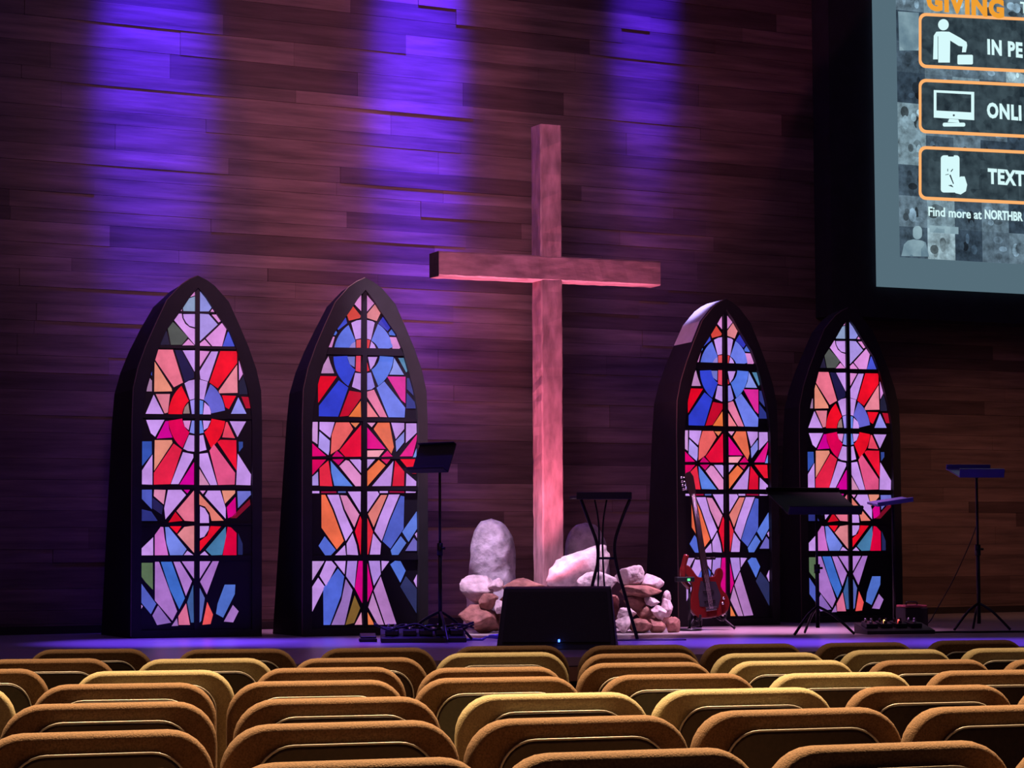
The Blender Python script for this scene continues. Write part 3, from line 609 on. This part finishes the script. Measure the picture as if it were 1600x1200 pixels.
# ---------------------------------------------------------------- curved lectern
p = on(940, 998, STG)
t = thing('curved_lectern', 'slim black lectern with curved tube legs in front of the rocks', 'lectern', p, R(8))
k = p.y/F
def lp(x_, y_, dy=0): return ((x_-940)*k, dy, (998-y_)*k)
mb = MB(); mb.box((-44*k, -.14, 218*k), (43*k, .14, 222*k)); mb.box((-44*k, -.15, 216*k), (43*k, -.138, 227*k)); mb.build('desk', 'black', t, bevel=.004)
for pts, r_ in (([(905,782,-.10),(917,815,-.10),(929,850,-.11),(930,880,-.11),(921,915,-.12),(905,998,-.14)], .011),
                ([(982,782,-.10),(968,815,-.10),(957,850,-.11),(960,885,-.11),(972,930,-.12),(990,998,-.14)], .011),
                ([(935,782,.10),(941,820,.10),(941,880,.11),(938,998,.14)], .006),
                ([(954,782,.10),(948,820,.10),(948,880,.11),(956,998,.14)], .006)):
    mb = MB(); mb.rod(spline([lp(*q) for q in pts]), r_, 10); mb.build('leg', 'metal', t)
mb = MB(); mb.rod([lp(930,873,-.11), lp(958,873,-.11)], .008); mb.rod([lp(930,873,-.11), lp(941,873,.108)], .005); mb.rod([lp(959,873,-.11), lp(948,873,.108)], .005); mb.build('cross_brace', 'metal', t)

# ---------------------------------------------------------------- music stands
def music_stand(label, x, y, ytop, yaw, dw, dh, tilt, leg_r=.26, desk_m='black', hole=False, off=0):
    p = on(x, y, STG); k = p.y/F; H = (y-ytop)*k
    t = thing('music_stand', label, 'music stand', p, R(yaw), 'music stands on the stage')
    mb = MB(); mb.rod([(0,0,.05), (0,0,H*.55)], .013); mb.rod([(0,0,H*.5), (0,0,H)], .009); mb.build('pole', 'metal', t)
    mb = MB(); mb.rod([(0,0,H*.48), (0,0,H*.55)], .02); mb.rod([(.0,0,H*.52), (.04,0,H*.52)], .008); mb.build('clutch', 'metal', t)
    for a in (200, 320, 80):
        c, s_ = math.cos(R(a)), math.sin(R(a))
        mb = MB(); mb.rod(spline([(0,0,.19), (leg_r*.45*c, leg_r*.45*s_, .13), (leg_r*c, leg_r*s_, .012)]), .009, 8); mb.build('leg', 'metal', t)
    mb = MB(); mb.box((-dw/2, -.004, -dh*.35), (dw/2, .004, dh*.65)); mb.box((-dw/2, -.055, -dh*.35-.004), (dw/2, .004, -dh*.35+.004)); mb.box((-dw/2, -.056, -dh*.35), (dw/2, -.052, -dh*.35+.014))
    mb.box((-dw/2, -.03, dh*.65), (dw/2, .004, dh*.65+.006))
    o = mb.build('desk', desk_m, t, bevel=.002); o.location = (off, -.01, H); o.rotation_euler = (-R(tilt), 0, 0)
    mb = MB(); mb.rod([(0, 0, H-.03), (off, -.0, H)], .014); mb.build('tilt_joint', 'metal', t)
    return t
music_stand('black music stand left of the cross, in front of the second window', 688, 1003, 724, -38, .30, .19, 25, off=-.05)
music_stand('low music stand with a wide dark desk in front of the furthest right window', 1278, 993, 792, 24, .56, .32, 62, .24)
music_stand('thin music stand alone against the plank wall at the right', 1530, 986, 742, 10, .32, .26, 76, .22, 'bluelit')
# tablet arm between the two
p = on(1398, 986, STG); k = p.y/F
t = thing('tablet_stand', 'thin stand holding a narrow bluish tray beside the furthest right window', 'tablet stand', p, R(12))
mb = MB(); mb.rod([(0,0,.02), (0,0,200*k)], .010); mb.build('pole', 'metal', t)
mb = MB(); mb.rod([(0,0,0), (0,0,.018)], .11, 24); mb.build('round_base', 'metal', t)
mb = MB(); mb.box((-.15, -.10, 0), (.11, .10, .016)); mb.box((-.15, -.11, 0), (.11, -.10, .03)); o = mb.build('tray', 'bluelit', t, bevel=.003); o.location = (0, 0, 200*k); o.rotation_euler = (R(6), R(-8), 0)
# cable drooping from the right hand stand
q0 = on(1462, 984, STG)
mb = MB(); k = 17.1/F
mb.rod(spline([at(1528, 815, 17.3), at(1515, 850, 17.4), at(1490, 905, 17.5), at(1465, 950, 17.6), at(1452, 972, 17.6), at(1440, 979, 17.6)]), .004, 6)
tag(mb.build('cable', 'metal'), 'thin black cable drooping from the stand against the plank wall', 'cable')

# ---------------------------------------------------------------- guitar on its stand
p = on(1103, 984, STG); k = p.y/F
t = thing('guitar_stand', 'black tubular stand holding the red guitar', 'guitar stand', p, R(14))
mb = MB(); mb.rod([(0, .12, .02), (0, .03, .50)], .010); mb.build('pole', 'metal', t)
for s_ in (-1, 1):
    mb = MB(); mb.rod(spline([(0, .06, .22), (s_*.09, -.04, .10), (s_*.17, -.13, .012)]), .010, 8); mb.build('leg', 'metal', t)
    mb = MB(); mb.rod(spline([(s_*.02, .04, .20), (s_*.08, -.02, .085), (s_*.09, -.14, .075), (s_*.09, -.15, .11)]), .009, 8); mb.build('cradle_arm', 'metal', t)
mb = MB(); mb.rod([(0, .11, .02), (0, .30, .012)], .010); mb.build('leg', 'metal', t)
mb = MB(); mb.rod(spline([(-.06, -.03, .50), (-.05, .03, .50), (.05, .03, .50), (.06, -.03, .50)]), .009, 8); mb.build('yoke', 'metal', t)
g = thing('electric_guitar', 'dark red electric guitar leaning on its stand before the third window', 'guitar', p + Vector((.035, -.06, .085)), R(14))
g.rotation_euler = (R(-7), R(-6.5), R(14)); g.scale = (.88, .88, .88)
half = [(0,.0),(.07,.005),(.13,.03),(.165,.09),(.155,.16),(.12,.215),(.118,.26),(.145,.315),(.15,.36),(.13,.385),(.10,.375),(.075,.33),(.04,.325)]
lf = [(-.04,.33),(-.07,.345),(-.10,.40),(-.135,.44),(-.162,.425),(-.16,.37),(-.13,.30),(-.122,.25),(-.15,.18),(-.172,.11),(-.14,.035),(-.08,.005)]
pts = [Vector((a, 0, b)) for a, b in half+lf]; pts.append(pts[0])
sp = spline(pts, 4)[:-1]
mb = MB(); mb.prism([(v.x, v.z) for v in sp], -.022, .022); mb.build('body', 'red', g, bevel=.008)
mb = MB(); mb.prism([(-.09,.10),(.06,.07),(.10,.16),(.075,.28),(-.05,.30),(-.085,.2)], -.0255, -.022); mb.build('pickguard', 'pearl', g)
M['pg'] = mat('dark_pickguard', (.03,.03,.04), .2)
g.children[-1].data.materials[0] = M['pg']
for zz in (.12, .20):
    mb = MB(); mb.box((-.045, -.033, zz), (.045, -.0255, zz+.022)); mb.build('pickup', 'metal', g, bevel=.002)
mb = MB(); mb.box((-.045, -.036, .055), (.045, -.0225, .085)); mb.build('bridge', 'chrome', g, bevel=.002)
for a, b in ((.10, .10), (.115, .14)):
    mb = MB(); mb.rod([(a, -.022, b), (a, -.042, b)], .011, 12); mb.build('knob', 'chrome', g)
mb = MB(); mb.prism([(-.028,.28),(.028,.28),(.021,.98),(-.021,.98)], -.036, -.010); mb.build('neck', 'rosewood', g, bevel=.004)
mb = MB(); mb.prism([(-.022,.98),(.022,.98),(.030,1.03),(.028,1.14),(.005,1.185),(-.03,1.175),(-.048,1.14),(-.04,1.04)], -.028, -.012); mb.build('headstock', 'rosewood', g, bevel=.003)
for i in range(4):
    mb = MB(); mb.rod([(-.03, -.02, 1.04+i*.032), (-.068, -.02, 1.045+i*.032)], .006, 8); mb.rod([(-.065, -.02, 1.045+i*.032), (-.08, -.02, 1.047+i*.032)], .011, 8); mb.build('tuning_peg', 'chrome', g)
mb = MB()
for i in range(4): mb.rod([(-.0135+i*.009, -.037, .07), (-.012+i*.008, -.0375, 1.0)], .0012, 4)
mb.build('strings', 'chrome', g)
# wireless pack / tuner clipped on a low stand to the left of the guitar
p = on(1083, 986, STG); k = p.y/F
t = thing('mic_stand', 'short black stand with a dark red grip and green light left of the guitar', 'stand', p + Vector((-.02, .05, 0)), R(10))
mb = MB(); mb.rod([(0,0,.01), (0,0,70*k)], .008); mb.build('pole', 'metal', t)
mb = MB(); mb.rod([(0,0,0), (0,0,.015)], .085, 24); mb.build('round_base', 'metal', t)
mb = MB(); mb.rod(spline([(0,0,.30), (-.05,-.01,.36), (-.045,-.01,.44), (-.02,-.01,.53)]), [.020]*8+[.024]*8+[.020]*8+[.010], 12); mb.build('grip', 'red', t)
mb = MB(); mb.box((-.10, -.04, .34), (.03, .03, .375)); mb.build('receiver', 'metal', t, bevel=.006)
mb = MB(); mb.box((-.022, -.048, .348), (-.006, -.040, .362)); o = mb.build('indicator', 'led_green', t); o['label'] = 'small green indicator light'

# ---------------------------------------------------------------- pedals and boxes on the boards
def pedal(mb_parent, x, y, z, rz, w_, d, h, m_, ledm=None, named='pedal'):
    mb = MB(); mb.add([(-w_/2,-d/2,0),(w_/2,-d/2,0),(w_/2,d/2,0),(-w_/2,d/2,0),(-w_/2,-d/2,h*.6),(w_/2,-d/2,h*.6),(w_/2,d/2,h),(-w_/2,d/2,h)], [(3,2,1,0),(4,5,6,7),(0,1,5,4),(1,2,6,5),(2,3,7,6),(3,0,4,7)])
    mb.v = [(a*math.cos(rz)-b*math.sin(rz)+x, a*math.sin(rz)+b*math.cos(rz)+y, c+z) for a, b, c in mb.v]
    o = mb.build(named, m_, mb_parent, bevel=.004)
    for a_, b_, c0_, c1_, r_ in ((-.25*w_, d*.2, h*.75, h+.018, .009), (.25*w_, d*.2, h*.75, h+.018, .009), (0, -d*.25, h*.6, h*.6+.02, .012)):
        kb = MB(); kb.rod([(x+a_, y+b_, z+c0_), (x+a_, y+b_, z+c1_)], r_, 10)
        kb.build('pedal_knob', 'chrome' if ledm is None else 'metal', o)
    if ledm:
        lb_ = MB(); lb_.box((x-.004, y-.006, z+h*.8), (x+.004, y+.002, z+h+.008)); lb_.build('pedal_light', ledm, o)
    return o
p = on(660, 1003, STG); k = p.y/F
t = thing('pedalboard', 'black pedalboard heaped with pedals and cables at the foot of the left music stand', 'pedalboard', p, R(4))
mb = MB(); mb.add([(-.26,-.14,.0),(.27,-.14,.0),(.27,.17,.0),(-.26,.17,.0),(-.26,-.14,.03),(.27,-.14,.03),(.27,.17,.08),(-.26,.17,.08)], [(3,2,1,0),(4,5,6,7),(0,1,5,4),(1,2,6,5),(2,3,7,6),(3,0,4,7)]); mb.build('board', 'black', t, bevel=.005)
for i, (a, l_) in enumerate(((-.19, None), (-.08, None), (.02, 'led_blue'), (.12, None), (.21, None))):
    pedal(t, a, -.02, .045, .1*(i-2)*.3, .082, .13, .05, 'black', l_)
for sd in range(3):
    rn = random.Random(sd); ps = [(-.30+.62*i/7, rn.uniform(-.13, .05), .085+rn.uniform(-.01, .035)) for i in range(8)]
    mb = MB(); mb.rod(spline(ps, 6), .007, 6); mb.build('patch_cable', 'black', t)
p = on(575, 1003, STG)
t = thing('volume_pedal', 'small black foot pedal lying alone left of the pedalboard', 'pedal', p, R(8))
mb = MB(); mb.box((-.055, -.04, 0), (.055, .04, .022)); mb.build('base_plate', 'black', t, bevel=.005)
mb = MB(); mb.add([(-.05,-.035,.024),(.05,-.035,.024),(.05,.035,.03),(-.05,.035,.03),(-.05,-.035,.034),(.05,-.035,.034),(.05,.035,.055),(-.05,.035,.055)], [(3,2,1,0),(4,5,6,7),(0,1,5,4),(1,2,6,5),(2,3,7,6),(3,0,4,7)]); mb.build('treadle', 'metal', t, bevel=.003)
p = on(760, 1001, STG)
mb = MB(); rn = random.Random(3)
pts = [(-.13, 0, .006), (-.08, .03, .008), (-.03, -.02, .007), (.0, .03, .02), (.05, 0, .02), (.09, .04, .012), (.12, 0, .02), (.06, -.03, .03), (.02, .0, .03), (.1, .02, .035)]
mb.rod(spline(pts, 6), .008, 8); o = mb.build('coiled_cable', 'bluelit', loc=p); tag(o, 'small tangle of bluish cable left of the floor monitor', 'cable')
# right pedalboard and case
p = on(1395, 990, STG); k = p.y/F
t = thing('pedalboard', 'low pedalboard with orange lights in front of the furthest right window', 'pedalboard', p, R(10))
mb = MB(); mb.add([(-.22,-.13,.0),(.25,-.13,.0),(.25,.15,.0),(-.22,.15,.0),(-.22,-.13,.025),(.25,-.13,.025),(.25,.15,.07),(-.22,.15,.07)], [(3,2,1,0),(4,5,6,7),(0,1,5,4),(1,2,6,5),(2,3,7,6),(3,0,4,7)]); mb.build('board', 'black', t, bevel=.005)
for i, (a, l_) in enumerate(((-.16, None), (-.06, 'led_orange'), (.04, 'led_red'), (.14, None))):
    pedal(t, a, 0, .04, .05*i, .08, .12, .045, 'metal', l_)
p = on(1425, 984, STG)
t = thing('small_case', 'small red topped case standing behind the right pedalboard', 'case', p, R(14))
mb = MB(); mb.box((-.085, -.09, 0), (.085, .09, .155)); mb.build('case_body', 'black', t, bevel=.008)
mb = MB(); mb.box((-.08, -.085, .156), (.08, .085, .172)); mb.build('lid', 'pinkbox', t, bevel=.005)
mb = MB(); mb.rod(spline([(-.04, 0, .172), (-.035, 0, .19), (.035, 0, .19), (.04, 0, .172)]), .006, 8); mb.build('handle', 'metal', t)
mb = MB(); p = on(1500, 989, STG)
mb.rod(spline([(-.32,.02,.006), (-.2,-.03,.006), (-.05,.02,.006), (.1,-.02,.006), (.3,.02,.006), (.5,.0,.006)]), .008, 6)
tag(mb.build('floor_cable', 'metal', loc=p), 'black cable lying on the boards at the far right', 'cable')
mb = MB(); p = on(1010, 1001, STG)
mb.rod(spline([(-.2,.0,.004), (-.05,.015,.004), (.1,.0,.004), (.25,.01,.004)]), .004, 6)
tag(mb.build('floor_cable', 'metal', loc=p), 'thin black cable on the boards beside the curved lectern', 'cable')

# ---------------------------------------------------------------- projection screen
SCY = R(26); SN = Vector((math.sin(SCY), -math.cos(SCY), 0))
SP = at(1374, 447, wallpt(1374, 447).y - .42)
def sc(x, y):
    q = onplane(x, y, SP, SN) - SP
    return q.dot(Vector((math.cos(SCY), math.sin(SCY), 0))), q.z
su = sc(1402, 447)[0]/28          # metres per picture unit
mb = MB(); a = sc(1306, 492); mb.box((a[0], .05, a[1]), (4.6, .30, 4.2))
tag(mb.build('masking_panel', 'maskblk', loc=SP, rz=SCY), 'black masking panel round the projection screen, top right', 'panel')
t = thing('projection_screen', 'large lit projection screen with orange boxed giving options, top right', 'screen', SP, SCY)
mb = MB(); mb.box((0, 0, 0), (4.2, .045, 3.6)); mb.build('screen_surface', 'scr_margin', t)
x0, z0 = sc(1406, 402); x1 = 3.6; z1 = 3.1
tw, th_ = sc(1449.5, 402)[0]-x0, .262; rn = random.Random(7)
M['scr_tiles'] = attr_mat('projected_photos', emission=True, nscale=11, lo=.35, hi=1.6, strength=1, bump=0)
mb = MB(); zz = z0; r_i = 0
while zz < 3.2:
    xx = x0
    while xx < 3.7:
        c0 = rn.choice(((96,118,132), (120,146,158), (64,82,96), (84,104,118), (142,168,178), (50,66,80)))
        mb.box((xx, -.003, zz), (xx+tw, 0, zz+th_), 0, lin(c0))
        for _ in range(rn.randint(3, 7)):        # blurred shapes of each photograph
            f_ = rn.uniform(.45, 1.55); c1 = lin([min(255, q*f_) for q in c0]); cx_ = xx+tw*rn.uniform(.2, .8); cz_ = zz+th_*rn.uniform(.2, .75)
            ra, rb_ = tw*rn.uniform(.06, .2), th_*rn.uniform(.08, .24); yk = -.0032-.0002*_
            mb.prism([(cx_+ra*math.cos(a_*PI/6), cz_+rb_*math.sin(a_*PI/6)) for a_ in range(12)], yk, yk+.0001, 0, c1)
        xx += tw
    zz += th_
mb.build('photo_collage', 'scr_tiles', t)
def spoly(name, polys, m_, y=-.006, parent=None):
    mb = MB()
    for pl in polys: mb.prism([sc(*q) for q in pl], y, y+.002)
    return mb.build(name, m_, parent or t)
def rr(x0_, y0_, x1_, y1_, r_, n=6):
    out = []
    for cx, cy, a0 in ((x1_-r_, y0_+r_, 270), (x1_-r_, y1_-r_, 0), (x0_+r_, y1_-r_, 90), (x0_+r_, y0_+r_, 180)):
        for q in range(n+1):
            a_ = R(a0+90*q/n); out.append((cx+r_*math.cos(a_), cy+r_*math.sin(a_)))
    return out
SL = .047
def slp(pts, x0_=1437): return [(a_, b_+(a_-x0_)*SL) for a_, b_ in pts]
for yt, yb in ((20, 106), (123, 208), (228, 312)):
    o = spoly('option_border', [slp(rr(1435, yt, 1790, yb, 11))], 'scr_orange', -.007)
    spoly('option_box', [slp(rr(1439, yt+5, 1784, yb-5, 8))], 'scr_dark', -.009, o)
# light band of sky and a portrait in the collage
spoly('collage_photo', [[(1405,79),(1435,79),(1435,20),(1403,18)]], 'scr_sky', -.005)
spoly('collage_photo', [[(1452,352),(1497,355),(1497,366),(1452,363)]], 'scr_sky', -.005)
spoly('portrait_figure', [[(1408,400),(1412,382),(1418,376),(1427,374),(1440,376),(1446,379),(1451,401)], rr(1426,353,1440,374,7)], 'scr_text' if False else 'scr_sky', -.0055)
# icons
def circ(cx, cy, rx, ry=None, n=18): return [(cx+rx*math.cos(2*PI*q/n), cy+(ry or rx)*math.sin(2*PI*q/n)) for q in range(n)]
spoly('person_icon', [circ(1473, 39, 8.3, 8.8), [(1458,56),(1462,50),(1470,49.5),(1482,50),(1500,60),(1509,66),(1510,71),(1508,82),(1502,82),(1503,73),(1497,72),(1483.5,63.5),(1483,98),(1465,98),(1465,57),(1464,57),(1464,93),(1457,93)], rr(1495,86,1519,101,2)], 'scr_text', -.011)
o = spoly('computer_icon', [[(1458,141),(1521,144),(1521,188),(1458,184)], [(1482,186),(1496,187),(1498,192),(1480,191)], rr(1472,192,1507,198,2.5)], 'scr_text', -.011)
spoly('computer_display', [[(1462,145),(1516,148),(1516,176),(1462,173)], circ(1489,180.5,1.6)], 'scr_dark', -.013, o)
o = spoly('phone_icon', [rr(1469,243,1498,301,5), [(1484,272),(1487,272),(1492,281),(1500,276),(1506,276),(1510,289),(1508,299),(1500,304),(1492,302),(1482,291),(1487,291)]], 'scr_text', -.011)
spoly('finger_lines', [[(1482,274),(1484,273),(1489,287),(1488,288)], [(1480,290),(1485,289),(1488,292),(1488,293)], [(1479,268),(1480,268),(1480,264),(1479,264)], [(1476,273),(1476,274),(1481,273),(1481,272)], [(1484,268),(1485,269),(1488,265),(1487,264)], rr(1480,242,1489,245,1)], 'scr_dark', -.013, o)
def text(s_, x, y, hpx, m_, name, off=.02, sx=1.0, sp_=1.0):
    c = bpy.data.curves.new('t', 'FONT'); c.body = s_; c.offset = off; c.space_character = sp_; c.extrude = .001; c.resolution_u = 3
    ob = bpy.data.objects.new('t', c); COL.objects.link(ob)
    bpy.context.view_layer.update()
    me = bpy.data.meshes.new_from_object(ob.evaluated_get(bpy.context.evaluated_depsgraph_get()))
    bpy.data.objects.remove(ob)
    u, v = sc(x, y); k = hpx*su/.70
    k = hpx*(sc(x, y-10)[1]-v)/10/.70
    for vv in me.vertices:
        a_, b_, c_ = vv.co; vv.co = (u+a_*k*sx, -.012-c_*.5, v+b_*k)
    me.materials.clear(); me.materials.append(M[m_]); me.name = name
    o = bpy.data.objects.new(name, me); COL.objects.link(o); o.parent = t; return o
text('IN PE', 1541, 84, 22, 'scr_text', 'lettering', .045, .84, 1.12)
text('ONLI', 1541, 183, 22, 'scr_text', 'lettering', .045, .84, 1.12)
text('TEXT', 1543, 286, 22, 'scr_text', 'lettering', .045, .84, 1.12)
text('GIVING', 1447, 14, 27, 'scr_title', 'title_lettering', .06, 1.04, 1.12)
text('T', 1593, 20, 17, 'scr_text', 'lettering', .02, 1.0)
text('Find more at', 1448.5, 337, 14, 'scr_text', 'caption_lettering', .02, .98)
text('NORTHBR', 1537, 341.5, 13.5, 'scr_text', 'caption_lettering', .035, .80)

# ---------------------------------------------------------------- seats
ZT = EYE - .385; SH = ZT
RY = R(20); rr_ = Vector((math.cos(RY), math.sin(RY), 0))
def seat_proto(m_):
    t = bpy.data.objects.new('auditorium_seat', None); COL.objects.link(t); t.empty_display_size = .1
    mb = MB(); mb.slab(.53, .50, .105, .07, .015, z0=SH-.50, square_bottom=True); o = mb.build('backrest', m_, t); o.rotation_euler = (0, 0, 0)
    W_ = .40; H_ = .40; zt = SH-.045
    mb = MB(); mb.slab(W_, H_, .085, .022, .008, z0=zt-H_, y=-.040, square_bottom=True); mb.build('back_shell', 'shell', t)
    pts = []
    r_ = .085
    for k_ in range(9):
        a_ = R(180-90*k_/8); pts.append((-W_/2+r_+r_*math.cos(a_), -.051, zt-r_+r_*math.sin(a_)))
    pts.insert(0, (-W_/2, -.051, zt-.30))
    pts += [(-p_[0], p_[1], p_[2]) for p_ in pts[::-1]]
    mb = MB(); mb.rod(pts, .0028, 6); mb.build('rim_highlight', 'rim_highlight', t)  # thin tube drawn in place of the rim's highlight
    mb = MB(); mb.slab(.49, .42, .06, .09, .03, z0=.30, y=.115); mb.build('folded_seat', m_, t)      # tipped up against the back
    mb = MB(); mb.rod([(-.25, .05, .33), (.25, .05, .33)], .018, 10); mb.build('hinge_bar', 'metal', t)
    for sx in (-.225, .225):
        mb = MB(); mb.rod([(sx, .05, .02), (sx, .03, .40)], .018, 8); mb.box((sx-.03, -.06, 0), (sx+.03, .20, .02)); mb.build('leg', 'metal', t)
    return t
def copy_tree(o):
    c = o.copy(); COL.objects.link(c)
    for ch in list(o.children):
        d = ch.copy(); COL.objects.link(d); d.parent = c
    return c
protos = {'n': seat_proto('brown'), 'b': seat_proto('beige')}
used = set()
ROWS = [
 ('row closest to the stage', 1008, [(-170,10,1016,'n'),(40,243,1013.6,'n'),(270,467,1014,'n'),(491,685,1012.5,'n'),(700,890,1009,'n'),(902,1094,1008,'n'),(1092,1258,1006,'n'),(1269,1430,1004,'n'),(1441,1602,1000,'n'),(1612,1770,998,'n')]),
 ('second row from the stage', 1021, [(-40,185,1029,'n'),(207,432,1029,'b'),(451,671,1028,'n'),(677,889,1019,'b'),(902,1101,1021,'n'),(1108,1297,1020.6,'b'),(1306,1491,1015,'b'),(1494,1675,1012,'b')]),
 ('third row from the stage', 1037, [(-160,80,1045,'n'),(112,369,1048,'b'),(393,636,1043,'n'),(650,886,1043,'n'),(899,1119,1035,'n'),(1130,1340,1032,'b'),(1349,1553,1031,'n'),(1559,1755,1030,'n')]),
 ('fourth row from the stage', 1056, [(-255,28,1072,'b'),(48,340,1068,'n'),(354,636,1063.5,'n'),(644,912,1058,'n'),(933,1185,1053,'n'),(1194,1429,1051,'b'),(1441,1665,1047,'n')]),
 ('third row from the camera', 1083, [(-350,-16,1102,'n'),(0,342,1098,'n'),(365,691,1090,'n'),(712,1015,1083,'b'),(1016,1302,1075,'b'),(1316,1584,1071,'n'),(1586,1840,1070,'n')]),
 ('second row from the camera', 1119, [(-38,338,1143,'n'),(346,720,1128,'n'),(727,1077,1120,'n'),(1081,1408,1107,'n'),(1411,1720,1102,'n')]),
 ('row nearest the camera', 1175, [(-70,336,1205,'n'),(346,772,1187,'n'),(778,1187,1172,'n'),(1196,1580,1161,'n'),(1583,1950,1160,'n')]),
]
ORD = ['leftmost', 'second', 'third', 'fourth', 'fifth', 'sixth', 'seventh', 'eighth', 'ninth', 'tenth']
for (rname, y9, seats), ry in zip(ROWS, (8.5, 9, 9.5, 11, 13.5, 17, 18)):
    RY = R(ry); rr_ = Vector((math.cos(RY), math.sin(RY), 0))
    P0 = on(900, y9, ZT); k = 0
    for xl, xr, yy, c in seats:
        if xr < 6 or xl > 1596: continue
        xc = (xl+xr)/2; lo, hi = -6.0, 6.0
        for _ in range(40):
            mid = (lo+hi)/2; x_, y_ = px(P0+rr_*mid)
            if x_ < xc: lo = mid
            else: hi = mid
        P = P0+rr_*lo; y_ = px(P)[1]
        # how far this seat sits in front of or behind the row's line
        Q = on(xc, y_+(yy-y_)*.85, ZT)
        Q.x = Q.x; o = protos[c] if c not in used else copy_tree(protos[c]); used.add(c)
        wd = (xr-xl)*Q.y/F/(math.cos(RY)-(xc-800)/F*math.sin(RY)); o.scale = (min(1.1, max(.8, wd/.535)), 1, 1)
        o.location = (Q.x, Q.y, 0); o.rotation_euler[2] = RY + random.uniform(-.012, .012)
        if k: wh = ORD[k] + ' from the left'
        else: wh = 'leftmost'
        tag(o, '%s fabric seat, %s in the %s' % ('beige' if c == 'b' else 'brown', wh, rname), 'seat', 'seats in the ' + rname)
        k += 1
